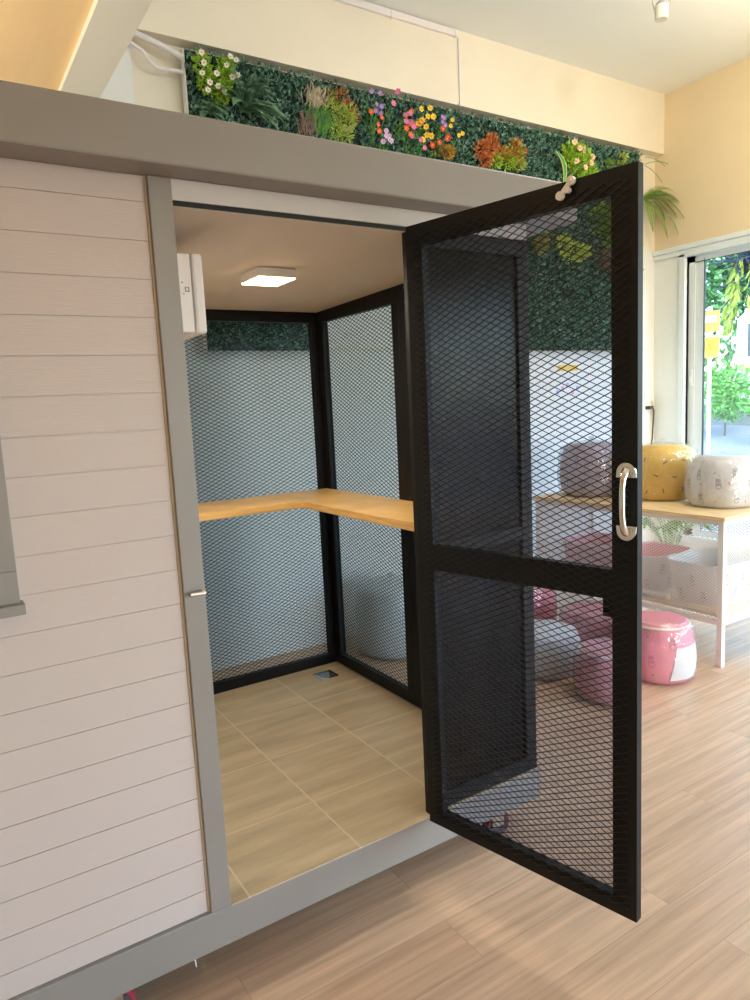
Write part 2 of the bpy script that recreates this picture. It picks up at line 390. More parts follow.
# things inside the cabin
b = MB()
zt_, th_ = 1.175, .032
outline = [(.0, D-.001), (XI-.001, D-.001), (XI-.001, .06), (.85, .06), (.85, 1.105), (0.0, 1.105)]
n = len(outline); b.add([(x, y, zt_-th_) for x, y in outline]+[(x, y, zt_) for x, y in outline], [tuple(range(n))[::-1], tuple(range(n, 2*n))]+[(i, (i+1) % n, n+(i+1) % n, n+i) for i in range(n)])
tag(b.build('corner_worktop', M['bamboo'], bevel=.002), 'L-shaped light bamboo worktop fixed along the mesh walls inside the cabin', 'shelf')
lt = thing('ceiling_light', (.538, .643, 2.09), 'lit square white surface light on the ceiling inside the cabin', 'light')
b = MB(); b.box(.465, .56, 2.062, .612, .725, 2.094); b.build('housing', M['white'], lt, bevel=.003)
b = MB(); b.box(.469, .564, 2.058, .608, .721, 2.062); b.build('diffuser', emit('warm diffuser', (255, 226, 170), 14), lt)
bx = thing('breaker_box', (0, .3, 1.816), 'white breaker box on the inner wall beside the door post', 'electric box')
b = MB(); b.box(-.004, .18, 1.822, .093, .44, 2.035); b.build('box_body', M['white'], bx, bevel=.004)
b = MB(); b.box(.096, .178, 1.82, .128, .444, 2.037); b.build('cover', M['white'], bx, bevel=.008)
b = MB()
for q in ((.062, 1.955, .006, .003), (.072, 1.943, .012, .002), (.072, 1.932, .012, .002), (.072, 1.932, .002, .013), (.082, 1.932, .002, .013), (.064, 1.925, .006, .002)): b.box(q[0], .1785, q[1], q[0]+q[2], .18, q[1]+q[3])
b.build('print', mat('grey print', (150, 140, 140)), bx)
b = MB(); b.box(-.005, .2, 1.50, .016, .225, 1.815); b.box(-.005, .198, 1.70, .018, .227, 1.703)
tag(b.build('cable_trunking', M['ivory'], bevel=.002), 'thin ivory cable trunking running down below the white breaker box', 'trunking')
dr = thing('floor_drain', (1.03, 1.32, ZS), 'small square steel drain in the back corner of the tiled cabin floor', 'drain')
b = MB(); ring(b, (.98, 1.27, ZS), X, Y, Z, .1, .1, .012, .003)
for i in range(5): b.box(.995, 1.29+i*.015, ZS, 1.065, 1.296+i*.015, ZS+.002)
b.build('grate', M['chrome'], dr)
b = MB(); b.box(.99, 1.28, ZS, 1.07, 1.36, ZS+.0008); b.build('drain_well', mat('drain dark', (45, 42, 40), .3), dr)

# ------------------------------------------------------------------ hedge wall
def hexmix(a, bcol, t): return tuple(a[i]*(1-t)+bcol[i]*t for i in range(3))
def leafmat(name, cols, scale=40, rough=.5, trans=.15):
    m = bpy.data.materials.new(name); m.use_nodes = True
    nt = m.node_tree; p = nt.nodes['Principled BSDF']
    tc = nt.nodes.new('ShaderNodeTexCoord'); n = nt.nodes.new('ShaderNodeTexWhiteNoise'); n.noise_dimensions = '3D'
    sn = nt.nodes.new('ShaderNodeVectorMath'); sn.operation = 'SNAP'; sn.inputs[1].default_value = (1/scale,)*3
    r = nt.nodes.new('ShaderNodeValToRGB')
    while len(r.color_ramp.elements) < len(cols): r.color_ramp.elements.new(.5)
    for i, c in enumerate(cols): r.color_ramp.elements[i].position = i/(len(cols)-1); r.color_ramp.elements[i].color = lin(c)
    nt.links.new(tc.outputs['Object'], sn.inputs[0]); nt.links.new(sn.outputs[0], n.inputs['Vector']); nt.links.new(n.outputs['Value'], r.inputs['Fac']); nt.links.new(r.outputs['Color'], p.inputs['Base Color'])
    p.inputs['Roughness'].default_value = rough
    return m
LM = dict(
    hedge=leafmat('hedge leaf', ((66, 110, 94), (88, 132, 114), (130, 172, 150), (74, 120, 102))),
    fern=leafmat('fern leaf', ((88, 130, 98), (104, 146, 112), (124, 166, 126))),
    lime=leafmat('lime leaf', ((160, 204, 60), (190, 222, 84), (138, 184, 60))),
    limepale=leafmat('pale lime leaf', ((196, 206, 110), (168, 200, 70), (214, 216, 140))),
    rust=leafmat('rust leaf', ((206, 118, 62), (224, 142, 76), (184, 98, 58))),
    olive=leafmat('olive leaf', ((150, 140, 70), (174, 166, 84), (120, 124, 60))),
    plume=leafmat('plume', ((186, 170, 140), (206, 194, 166), (150, 128, 110))),
    bronze=leafmat('bronze grass', ((150, 124, 116), (120, 96, 88), (170, 150, 130))),
    grass=leafmat('grass blade', ((74, 138, 50), (100, 166, 64), (60, 120, 50))),
    amber=leafmat('amber tuft', ((220, 140, 40), (200, 170, 50), (214, 110, 30))),
    palm=leafmat('palm leaf', ((104, 140, 50), (130, 164, 70), (90, 124, 48))),
    vivid=leafmat('garden leaf', ((50, 92, 52), (66, 112, 58), (92, 134, 66), (44, 84, 56))),
    yel=leafmat('yellow frond', ((190, 200, 80), (170, 184, 70), (206, 206, 110))),
)
FM = {k: mat('petal '+k, c, .6) for k, c in dict(white=(244, 238, 226), purple=(164, 138, 214), pink=(222, 120, 178), orange=(240, 104, 50), yellow=(244, 206, 60), lav=(206, 178, 226), red=(226, 70, 50), blush=(244, 206, 176)).items()}
FM['eye'] = mat('flower eye', (226, 186, 60), .7); FM['stem'] = mat('green stem', (96, 140, 60), .6)

def leaf(mb, p, d, up, l, w, mi=0):
    p, d, up = Vector(p), Vector(d).normalized(), Vector(up)
    s = d.cross(up)
    if s.length < 1e-4: s = d.cross(Vector((.3, .7, .2)))
    s.normalize(); nn = s.cross(d)
    mb.add([p, p+d*l*.45+s*w/2+nn*w*.12, p+d*l, p+d*l*.45-s*w/2+nn*w*.12], [(0, 1, 2), (0, 2, 3)], mi)
def rdir(bias=(0, 0, 0), k=1.0):
    v = Vector((random.gauss(0, 1), random.gauss(0, 1), random.gauss(0, 1))).normalized()+Vector(bias)*k
    return v.normalized()

hd = thing('artificial_hedge', (2.9, 2.33, 1.96), 'long dark green artificial hedge panel on the back wall above the cabin roof', 'hedge')
HX0, HX1, HZ0, HZ1 = .885, 4.86, 1.962, 3.61
HR = ((HX0, 1.62, HZ0, HZ1), (1.62, 3.38, 2.62, HZ1), (3.38, HX1, HZ0, HZ1))     # the hedge leaves a bare bay of wall behind the cabin
b = MB()
for h_ in HR: b.box(h_[0], 2.295, h_[2], h_[1], 2.325, h_[3])
b.build('backing', mat('hedge backing', (30, 52, 44), .9), hd)
b = MB()
while len(b.f) < 2*36000:
    p = Vector((rnd(HX0, HX1), 2.30-rnd(0, .035), rnd(HZ0, HZ1)))
    if not any(h_[0] <= p.x <= h_[1] and h_[2] <= p.z <= h_[3] for h_ in HR): continue
    leaf(b, p, rdir((0, -.7, .45)), rdir(), rnd(.02, .036), rnd(.013, .02))
fo = b.build('leaves', LM['hedge'], hd)
b = MB(); b.box(HX0-.012, 2.285, HZ0, HX0-.001, 2.33, HZ1); b.build('edge_strip', M['white'], hd)

HYF = 2.275
def bloom_mesh(r, petals=6, cup=.3):
    mb = MB()
    for k in range(petals):
        a = 2*PI*k/petals; d = Vector((math.cos(a), -cup, math.sin(a)))
        leaf(mb, (0, 0, 0), d, (0, 1, 0), r, r*.95, 0)
    mb.lathe((0, -r*.12, 0), [(r*.05, -r*.14), (r*.24, -r*.06), (r*.24, r*.08)], 7, 'y', 1)
    return mb
bloom_cache = {}
def blooms(root, spots, col, r):
    key = (col, round(r, 4))
    for (dx, dz) in spots:
        if key not in bloom_cache:
            o = bloom_mesh(r).build('bloom', [FM[col], FM['eye']]); bloom_cache[key] = o.data
        else:
            o = bpy.data.objects.new('bloom', bloom_cache[key]); C.objects.link(o)
        o.parent = root; o.location = (dx, -rnd(.09, .12), dz); o.rotation_euler = (rnd(-.4, .3), rnd(0, 6), rnd(-.7, .1))
def cloud(mb, c, rad, n, l, w, bias=(0, -.5, .2), mi=0):
    for i in range(n):
        q = rdir()*(random.random()**.4); p = Vector(c)+Vector((q.x*rad[0], q.y*rad[1], q.z*rad[2]))
        leaf(mb, p, (q.normalized()+Vector(bias)+rdir()*.5), rdir(), rnd(.7, 1.2)*l, rnd(.7, 1.2)*w, mi)
def frond(mb, p0, d, length, droop, lw, ll, n=26, mi=0, side=None):
    """a feather-shaped frond: curved rib with leaflets on both sides, longest in the middle"""
    p = Vector(p0); d = Vector(d).normalized(); st = length/n
    pts = [p.copy()]
    for i in range(n):
        d = (d+Vector((0, 0, -droop/n))).normalized(); p = p+d*st; pts.append(p.copy())
        t = (i+1)/n; k = math.sin(PI*min(1, .12+t*.86))*ll
        s = d.cross(Vector((0, -.6, .8))).normalized()
        for sg in (-1, 1): leaf(mb, p, s*sg+d*.7, Vector((0, -1, .4)), k, lw, mi)
    mb.tube(pts[::3]+[pts[-1]], .0025, 5, mi)
def plant(name, x, z, label, cat='plant', group='artificial plants set in the hedge', y=HYF):
    return thing(name, (x, y, z), label, cat, group)
def at(r, dx, dz, dy=-.03): return (r.location.x+dx, r.location.y+dy, r.location.z+dz)

# lime bush with white flowers at the left end
r = plant('flowering_shrub', 1.03, 3.44, 'lime green shrub with small white flowers at the left end of the hedge')
b = MB()
for q in ((-.07, .08), (.0, .0), (.06, .04), (.07, .09), (-.05, -.01), (.02, -.06), (.05, -.03)): cloud(b, at(r, q[0], q[1], -.05), (.045, .04, .05), 130, .03, .017)
b.build('foliage', LM['lime'], r)
b = MB(); b.tube([at(r, -.04, .02), at(r, .03, -.05), at(r, .06, -.09)], .004, 6); b.tube([at(r, -.01, -.09), at(r, .07, -.09)], .004, 6); b.build('stem', LM['olive'], r)
blooms(r, [(-.09, .11), (-.08, .06), (-.09, .01), (-.01, .02), (.05, .07), (.075, .12), (.11, .11), (.12, .04), (.085, .02), (.03, -.06), (-.01, -.05), (-.05, -.03), (-.07, -.08)], 'white', .02)
# ferns
r = plant('fern', 1.22, 3.36, 'broad grey-green fern drooping beside the white-flowered shrub', 'fern')
b = MB()
for k in range(34):
    a = rnd(-.5, 1.5); frond(b, at(r, rnd(-.06, .04), rnd(-.05, .05), -.02), (math.sin(a)*.9, -.35, math.cos(a)*.5), rnd(.15, .27), rnd(.9, 1.8), .006, .045, 34)
b.build('fronds', LM['fern'], r)
r = plant('fern', .985, 3.30, 'small dark fern at the lower left corner of the hedge', 'fern')
b = MB()
for k in range(16):
    a = rnd(-1.3, 1.3); frond(b, at(r, rnd(-.02, .03), rnd(-.04, .04), -.02), (math.sin(a)*.8, -.35, math.cos(a)*.6), rnd(.09, .13), rnd(1.2, 2.2), .005, .03, 24)
b.build('fronds', LM['fern'], r)
# plume grass
r = plant('ornamental_grass', 1.67, 3.40, 'beige plumed ornamental grass with green blades, left of the lime tuft')
b = MB()
for k in range(150):
    a = rnd(-.6, .5); leaf(b, at(r, random.gauss(.01, .035), random.gauss(.04, .03)), (math.sin(a)+rnd(-.5, .5), -.5, rnd(.5, 1.2)), (0, -1, 0), rnd(.03, .10), .006)
b.build('plumes', LM['plume'], r)
b = MB()
for k in range(130): leaf(b, at(r, random.gauss(.04, .04), random.gauss(-.1, .035)), (rnd(-.7, .7), -.5, 1), (0, -1, 0), rnd(.07, .13), .006)
b.build('green_blades', LM['grass'], r)
b = MB()
for k in range(120): leaf(b, at(r, random.gauss(-.06, .03), random.gauss(-.12, .03)), (rnd(-1, .4), -.6, .8), (0, -1, 0), rnd(.05, .1), .005)
b.build('bronze_blades', LM['bronze'], r)
# lime tuft with rust tip
r = plant('feathery_shrub', 1.84, 3.38, 'feathery yellow-green shrub with rust tips, right of the plumed grass')
b = MB()
for q in ((.0, .03), (.05, -.02), (-.03, -.08), (.03, -.1), (.07, .04), (-.06, .04)): cloud(b, at(r, q[0], q[1], -.05), (.05, .04, .05), 150, .03, .007)
b.build('foliage', LM['limepale'], r)
b = MB()
for q in ((.03, .14), (.09, .08), (.11, .03)): cloud(b, at(r, q[0], q[1], -.03), (.035, .03, .045), 90, .026, .007)
b.build('rust_tips', LM['rust'], r)
b = MB(); cloud(b, at(r, -.05, .12, -.03), (.04, .03, .04), 90, .028, .008); b.build('olive_tuft', LM['olive'], r)
# flower sprays
def spray(x, z, col, spots, rr, label, name='flower_spray'):
    r = plant(name, x, z, label, 'flowers')
    b = MB()
    for (dx, dz) in spots:
        b.tube([at(r, dx*.3, dz-.09, 0), at(r, dx*.7, dz-.05, -.03), at(r, dx, dz, -.06)], .002, 5)
        for q in range(4): leaf(b, at(r, dx*.6+rnd(-.01, .01), dz-.04-rnd(0, .03), -.03), rdir((0, -.5, .3)), (0, -1, 0), .03, .009)
    b.build('stems', LM['grass'], r); blooms(r, spots, col, rr); return r
spray(2.09, 3.50, 'purple', [(-.05, .05), (.03, .06), (.0, -.01), (.02, -.03), (-.02, -.06), (.015, -.07)], .02, 'spray of small purple flowers right of the rust tipped shrub')
spray(2.23, 3.47, 'pink', [(.02, .12), (-.02, .04), (.085, -.01), (.11, .0), (.075, -.055), (.125, -.05), (.135, -.075)], .023, 'spray of pink flowers between the purple and the orange flowers')
spray(2.055, 3.38, 'orange', [(-.02, .05), (.04, -.01), (.03, -.06), (.06, .03)], .02, 'small spray of orange flowers below the purple ones')
spray(2.155, 3.33, 'lav', [(-.02, -.03), (.0, .01), (.02, -.02), (.01, -.05), (.04, -.045), (-.03, -.06)], .02, 'pale lavender bell flowers just above the cabin roof')
spray(2.37, 3.41, 'orange', [(-.05, .05), (-.01, .08), (-.02, .0), (-.06, -.03), (.02, .0), (-.02, -.06), (.05, .02)], .022, 'cluster of orange poppies left of the yellow flowers')
spray(2.46, 3.43, 'yellow', [(-.02, .09), (.045, .1), (.03, .05), (.065, .05), (-.03, .01), (-.05, -.01), (.01, -.02), (.015, -.07), (.05, -.07), (-.01, -.1)], .024, 'bunch of yellow flowers in the middle of the hedge')
spray(2.62, 3.42, 'red', [(-.01, .0), (.02, -.06), (-.04, -.09), (-.09, -.11), (.045, -.04)], .023, 'red-orange flowers right of the yellow bunch')
spray(2.64, 3.45, 'purple', [(-.04, .04), (-.02, .02), (.0, .05), (.0, .0)], .018, 'few violet flowers just above the red-orange flowers')
spray(2.40, 3.32, 'pink', [(-.04, .02), (.02, .0), (.06, -.04)], .02, 'three dusky pink flowers under the orange poppies')
spray(2.72, 3.40, 'yellow', [(-.04, .05), (-.02, .09), (.03, .0), (.07, .02)], .018, 'small cream-yellow buds at the right of the red-orange flowers')
r = plant('amber_tuft', 2.64, 3.28, 'amber and olive leaf tuft rising just over the roof below the red flowers')
b = MB(); cloud(b, at(r, .05, .02, -.05), (.06, .04, .035), 160, .025, .01); b.build('foliage', LM['amber'], r)
b = MB(); cloud(b, at(r, -.03, .03, -.04), (.05, .04, .04), 120, .025, .01); b.build('olive_foliage', LM['olive'], r)
# autumn bushes
def bush(name, x, z, label, lm, blobs, n=110, l=.03, w=.014, cat='plant'):
    r = plant(name, x, z, label, cat); b = MB()
    for q in blobs: cloud(b, at(r, q[0], q[1], -.05), (q[2], .045, q[2]), n, l, w)
    b.build('foliage', lm, r); return r
bush('rust_shrub', 3.07, 3.365, 'rust-orange shrub standing left of the lime tuft above the roof', LM['rust'], [(0, .02, .06), (-.06, .0, .05), (.03, .07, .04), (.09, .0, .05), (-.04, -.07, .04)])
bush('rust_shrub', 3.31, 3.375, 'rust-red shrub behind and right of the lime tuft', LM['rust'], [(.0, .0, .05), (.07, .0, .05), (.02, .06, .035), (-.06, -.02, .04)])
bush('lime_tuft', 3.22, 3.33, 'bright lime tuft between the two rust shrubs', LM['lime'], [(0, 0, .07), (-.08, -.03, .05), (.06, -.02, .05)])
bush('speckled_shrub', 3.31, 3.36, 'pale speckled yellow-green shrub right of the lime tuft', LM['limepale'], [(0, 0, .05), (.04, .02, .05), (.02, .06, .04), (.06, -.05, .04)])
# striped succulent leaf
r = plant('striped_leaf_plant', 3.80, 3.345, 'single arching green leaf with yellow edges left of the blush rose shrub')
b = MB(); pts = [(-.06, .10), (-.03, .08), (0, .05), (.025, 0), (.03, -.06), (.02, -.12)]
for w_, mi in ((.05, 1), (.03, 0)):
    vs = []
    for i, (dx, dz) in enumerate(pts):
        ww = w_*(.25+.75*math.sin(PI*(i+.6)/6.2)); vs += [at(r, dx-ww/2, dz, -.08-.002*(1-mi)), at(r, dx+ww/2, dz+.004, -.08-.002*(1-mi))]
    b.add(vs, [(2*i, 2*i+1, 2*i+3, 2*i+2) for i in range(5)], mi)
o = b.build('blade', [mat('stripe green', (60, 150, 90), .5), mat('stripe yellow', (214, 218, 110), .5)], r)
r = bush('rose_shrub', 4.00, 3.40, 'lime green shrub with blush roses near the right end of the hedge', LM['lime'], [(-.07, .08, .06), (.0, .1, .06), (.08, .06, .06), (.02, 0, .07), (-.1, .02, .05), (.1, -.03, .07), (.16, -.04, .05), (.0, -.09, .07)], 90, .045, .022, 'flowers')
blooms(r, [(-.09, .13), (-.04, .09), (-.07, -.01), (.03, .09), (.12, .05), (.03, -.04), (.1, .0)], 'blush', .028)
b = MB(); b.tube([at(r, -.14, -.16, -.08), at(r, -.08, -.08, -.1), at(r, .0, -.01, -.1), at(r, .05, .0, -.08)], .005, 6); b.build('stem', FM['stem'], r)
bush('round_leaf_plant', 4.54, 3.51, 'small round lime leaf near the top right of the hedge', LM['limepale'], [(0, 0, .03)], 60, .03, .02)
bush('creeper', 4.45, 3.44, 'low yellow-green creeper below the round lime leaf', LM['palm'], [(-.1, 0, .03), (0, 0, .03), (.1, .01, .03)], 50, .035, .012)
# plants seen through the door
bush('hanging_shrub', 3.55, 2.93, 'dark olive shrub hanging in the hedge behind the door, under the cabin eave', LM['olive'], [(-.02, .0, .09), (.06, -.08, .08), (.03, -.2, .06), (.1, .08, .07)], 90, .04, .016)
bush('hanging_shrub', 3.93, 2.72, 'yellow-green shrub in the hedge behind the middle of the door glass', LM['limepale'], [(0, 0, .08), (.1, .0, .07), (-.1, .05, .06)], 100, .045, .02)
bush('hanging_shrub', 4.38, 3.02, 'large olive-green shrub in the hedge behind the top right of the door mesh', LM['palm'], [(0, .1, .12), (.1, -.05, .1), (-.12, -.02, .1), (0, -.12, .1)], 130, .05, .02)
bush('mauve_shrub', 4.40, 2.68, 'dull mauve shrub below the large olive shrub behind the door mesh', LM['bronze'], [(-.1, .02, .07), (.02, 0, .08), (.1, -.04, .07)], 90, .045, .02)
# hanging fern at the hedge's right end
r = plant('hanging_fern', 4.88, 3.24, 'feathery fern hanging off the right end of the hedge, over the window', 'fern')
b = MB()
for a, e, L_ in ((1.0, .5, .36), (1.15, .15, .38), (.9, -.1, .40), (.6, -.35, .44), (.3, -.6, .40), (1.25, .8, .28), (-.2, -.6, .34), (.8, .9, .3), (1.3, .3, .3), (1.1, -.2, .34), (.8, .2, .42), (.5, -.1, .42), (1.2, -.4, .28), (1.4, .6, .22)):
    frond(b, at(r, rnd(-.02, .02), rnd(-.02, .02), -.02), (math.sin(a), -.35, e+.3), L_, 1.7, .007, .065, 36)
b.build('fronds', LM['palm'], r)
r = plant('hanging_fern', 4.88, 3.55, 'few thin sprigs at the top right corner of the hedge, above the hanging fern', 'fern')
b = MB()
for a, e, L_ in ((1.2, .5, .24), (1.3, .1, .22), (1.35, -.3, .22)): frond(b, at(r, 0, rnd(-.1, .05), -.02), (math.sin(a), -.3, e), L_, .8, .004, .025, 14)
b.build('fronds', LM['palm'], r)
r = plant('hanging_vine', 2.73, 2.53, 'thin green vine hanging from the hedge, seen through the mesh side wall', 'vine')
b = MB()
for k in range(60): leaf(b, at(r, rnd(-.03, .03), -rnd(0, .42)+.1, -.02), rdir((0, -.4, -.9)), (0, -1, 0), .06, .015)
b.build('leaves', LM['palm'], r)

# ------------------------------------------------------------------ wall fittings
b = MB(); b.box(1.63, 2.335, 1.965, 3.37, YB, 1.98); struct('trim_2', b, M['ivory'])
b = MB(); b.tube([(.50, 2.285, 3.665), (.636, 2.28, 3.622), (.75, 2.28, 3.596), (.874, 2.28, 3.555)], .017, 10)
tag(b.build('conduit_pipe', M['white'], smooth=True), 'thick white pipe slanting down to the top left corner of the hedge', 'pipe')
b = MB(); b.tube([(.50, 2.28, 3.585), (.588, 2.28, 3.575), (.649, 2.285, 3.548), (.697, 2.285, 3.493), (.728, 2.285, 3.474), (.874, 2.285, 3.484)], .011, 8)
tag(b.build('conduit_pipe', M['white'], smooth=True), 'thin white cable bending below the thick white pipe on the wall', 'cable')
b = MB(); b.box(1.5, 2.235, 4.075, 2.83, 2.257, 4.105); b.box(1.5, 2.243, 4.108, 2.82, 2.257, 4.122)
for q in (2.27, 2.80): b.box(q, 2.23, 4.07, q+.02, 2.257, 4.11)
tag(b.build('cable_trunking', M['white'], bevel=.003), 'white trunking running along the top of the cream wall below the ceiling', 'trunking')
b = MB(); b.box(2.836, 2.245, 3.645, 2.85, 2.257, 4.075); b.box(2.828, 2.24, 3.632, 2.86, 2.26, 3.65)
tag(b.build('cable_trunking', M['white'], bevel=.002), 'short vertical trunking dropping down the cream wall to the beam edge', 'trunking')
sk = thing('wall_socket', (5.07, YB, 1.52), 'white wall socket with a black plug, beside the window', 'socket')
b = MB(); b.box(5.01, 2.335, 1.50, 5.11, YB, 1.61); b.build('plate', M['white'], sk, bevel=.004)
b = MB(); b.box(5.03, 2.331, 1.545, 5.055, 2.336, 1.585); b.box(5.065, 2.331, 1.545, 5.09, 2.336, 1.585); b.build('rocker', M['upvc'], sk, bevel=.002)
b = MB(); b.box(5.03, 2.30, 1.43, 5.08, YB, 1.46); b.tube([(5.08, 2.31, 1.445), (5.10, 2.31, 1.42), (5.09, 2.31, 1.3), (5.06, 2.30, 1.15), (5.02, 2.30, 1.0), (5.0, 2.31, .8)], .006, 8)
b.build('plug_cable', M['darkrub'], sk)
b = MB(); b.tube([(5.10, 2.34, 1.51), (5.125, 2.34, 1.49), (5.13, 2.34, 1.45), (5.13, 2.34, .1)], .009, 8)
tag(b.build('conduit_pipe', M['ivory'], smooth=True), 'ivory conduit bending down the corner right of the wall socket', 'pipe')
po = thing('wall_poster', (4.0, YB, 1.7), 'small white notice with a yellow header on the wall behind the door', 'poster')
b = MB(); b.box(3.80, 2.345, 1.52, 4.22, YB, 1.86); b.build('sheet', M['wallw'], po)
b = MB(); b.box(3.88, 2.343, 1.795, 4.12, 2.3455, 1.845); b.build('header_band', mat('yellow print', (238, 200, 90), .6), po)
pm = [mat('blue print', (170, 180, 226), .6), mat('pink print', (214, 170, 190), .6)]
for i in range(5):
    b = MB(); b.box(3.86+.06*i, 2.3435, 1.60+.03*(i % 3), 3.89+.06*i, 2.3455, 1.64+.03*(i % 3)); b.build('printed_figure', pm[i % 2], po)
# ceiling-hung lamp head
lp = thing('hanging_lamp', (3.50, 1.15, 4.0), 'small cream cylinder lamp hanging from the ceiling at the top right', 'lamp')
lx, ly, lz = 3.3215, .997, 3.742
b = MB(); b.lathe((lx, ly, lz), [(.034, 0), (.037, .004), (.037, .035), (.039, .037), (.039, .074)], 24); b.build('lamp_body', M['ivory'], lp, smooth=True)
b = MB(); b.lathe((lx, ly, lz), [(.034, .074), (.030, .09), (.018, .102), (.01, .105)], 20); b.build('lamp_cap', mat('grey cap', (170, 166, 160), .5), lp, smooth=True)
b = MB()
for s in (-1, 1): b.tube([(lx+s*.04, ly-s*.02, lz+.055), (lx+s*.05, ly-s*.025, lz+.09), (lx+s*.045, ly-s*.02, lz+.18), (lx+s*.01, ly, lz+.27)], .003, 6)
b.tube([(lx, ly, lz+.1), (lx, ly, lz+.3), (lx, ly, ZC)], .005, 8); b.build('hanger_wire', M['steel'], lp)
b = MB(); b.lathe((lx, ly, ZC-.03), [(.05, 0), (.055, .03)], 20); b.build('ceiling_rose', M['white'], lp, smooth=True)

# ------------------------------------------------------------------ display table by the window
TX0, TX1, TY0, TY1, TH_ = 3.125, 3.745, .44, 1.88, .878
tb = thing('display_table', ((TX0+TX1)/2, (TY0+TY1)/2, 0), 'white metal display table with oak top and mesh sides, below the window', 'table')
b = MB(); b.box(TX0-.012, TY0-.012, TH_-.022, TX1+.012, TY1+.012, TH_); b.build('tabletop', M['oaktop'], tb, bevel=.002)
q = .034
for x in (TX0, TX1-q):
    for y in (TY0, TY1-q):
        b = MB(); b.box(x, y, 0, x+q, y+q, TH_-.022); b.build('leg', M['whitemetal'], tb, bevel=.003)
b = MB()
for z in (TH_-.05, .245):
    b.box(TX0+q, TY0+.004, z, TX1-q, TY0+.03, z+.026); b.box(TX0+q, TY1-.03, z, TX1-q, TY1-.004, z+.026)
    b.box(TX0+.004, TY0+q, z, TX0+.03, TY1-q, z+.026); b.box(TX1-.03, TY0+q, z, TX1-.004, TY1-q, z+.026)
b.build('rail', M['whitemetal'], tb)
b = MB(); b.box(TX0+.03, TY0+.03, .285, TX1-.03, TY1-.03, .303); b.build('lower_shelf', M['oaktop'], tb)
for o, u_, W_, n_ in (((TX0+.012, TY0+.03, .262), Y, TY1-TY0-.06, X), ((TX0+.03, TY0+.012, .262), X, TX1-TX0-.06, Y), ((TX0+.03, TY1-.012, .262), X, TX1-TX0-.06, Y)):
    b = MB(); lattice(b, o, u_, Z, W_, TH_-.04-.262, .030, .017, .004, .002, n_); b.build('mesh_side', M['whitemetal'], tb)

# ------------------------------------------------------------------ wrapped bundles and fabric bins
def surf_fn(c, prof, wob):
    hs = [p[1] for p in prof]; rs = [p[0] for p in prof]
    def f(a, z, off=.0012):
        for i in range(len(hs)-1):
            if hs[i] <= z <= hs[i+1]:
                t = (z-hs[i])/max(1e-6, hs[i+1]-hs[i]); r = rs[i]*(1-t)+rs[i+1]*t; break
        else: r = rs[-1]
        r = r*(1+(wob(a, z) if wob else 0))+off
        return Vector(c)+Vector((r*math.cos(a), r*math.sin(a), z))
    return f
def stroke(mb, f, a0, z0, pts, w, R, mi):
    """a thin drawn line on the curved surface; pts are (along, up) in metres about (a0, z0)"""
    for (x0, y0), (x1, y1) in zip(pts[:-1], pts[1:]):
        dx, dy = x1-x0, y1-y0; L = math.hypot(dx, dy) or 1e-6; px, py = -dy/L*w/2, dx/L*w/2
        n = max(1, int(L/.012))
        for i in range(n):
            ta, tb_ = i/n, (i+1)/n
            q = [(x0+dx*ta+px, y0+dy*ta+py), (x0+dx*tb_+px, y0+dy*tb_+py), (x0+dx*tb_-px, y0+dy*tb_-py), (x0+dx*ta-px, y0+dy*ta-py)]
            mb.add([f(a0+x/R, z0+y) for x, y in q], [(0, 1, 2, 3)], mi)
def circ(cx, cy, r, n=9): return [(cx+r*math.cos(2*PI*k/n), cy+r*math.sin(2*PI*k/n)) for k in range(n+1)]
def doodle(mb, f, a, z, R, kind, mi, s=1.0):
    if kind == 'bone':
        t = rnd(0, 3); stroke(mb, f, a, z, [(-.012*math.cos(t)*s, -.012*math.sin(t)*s), (.012*math.cos(t)*s, .012*math.sin(t)*s)], .007*s, R, mi)
    elif kind == 'dot': stroke(mb, f, a, z, [(-.006, 0), (.006, 0)], .01, R, mi)
    elif kind == 'animal':
        for pts in (circ(0, 0, .016*s), circ(-.009*s, .024*s, .008*s, 6), circ(.009*s, .024*s, .008*s, 6), circ(.004*s, -.022*s, .02*s, 8), [(-.006*s, .002*s), (-.002*s, .002*s)], [(.003*s, .002*s), (.007*s, .002*s)]):
            stroke(mb, f, a, z, pts, .003*s, R, mi)
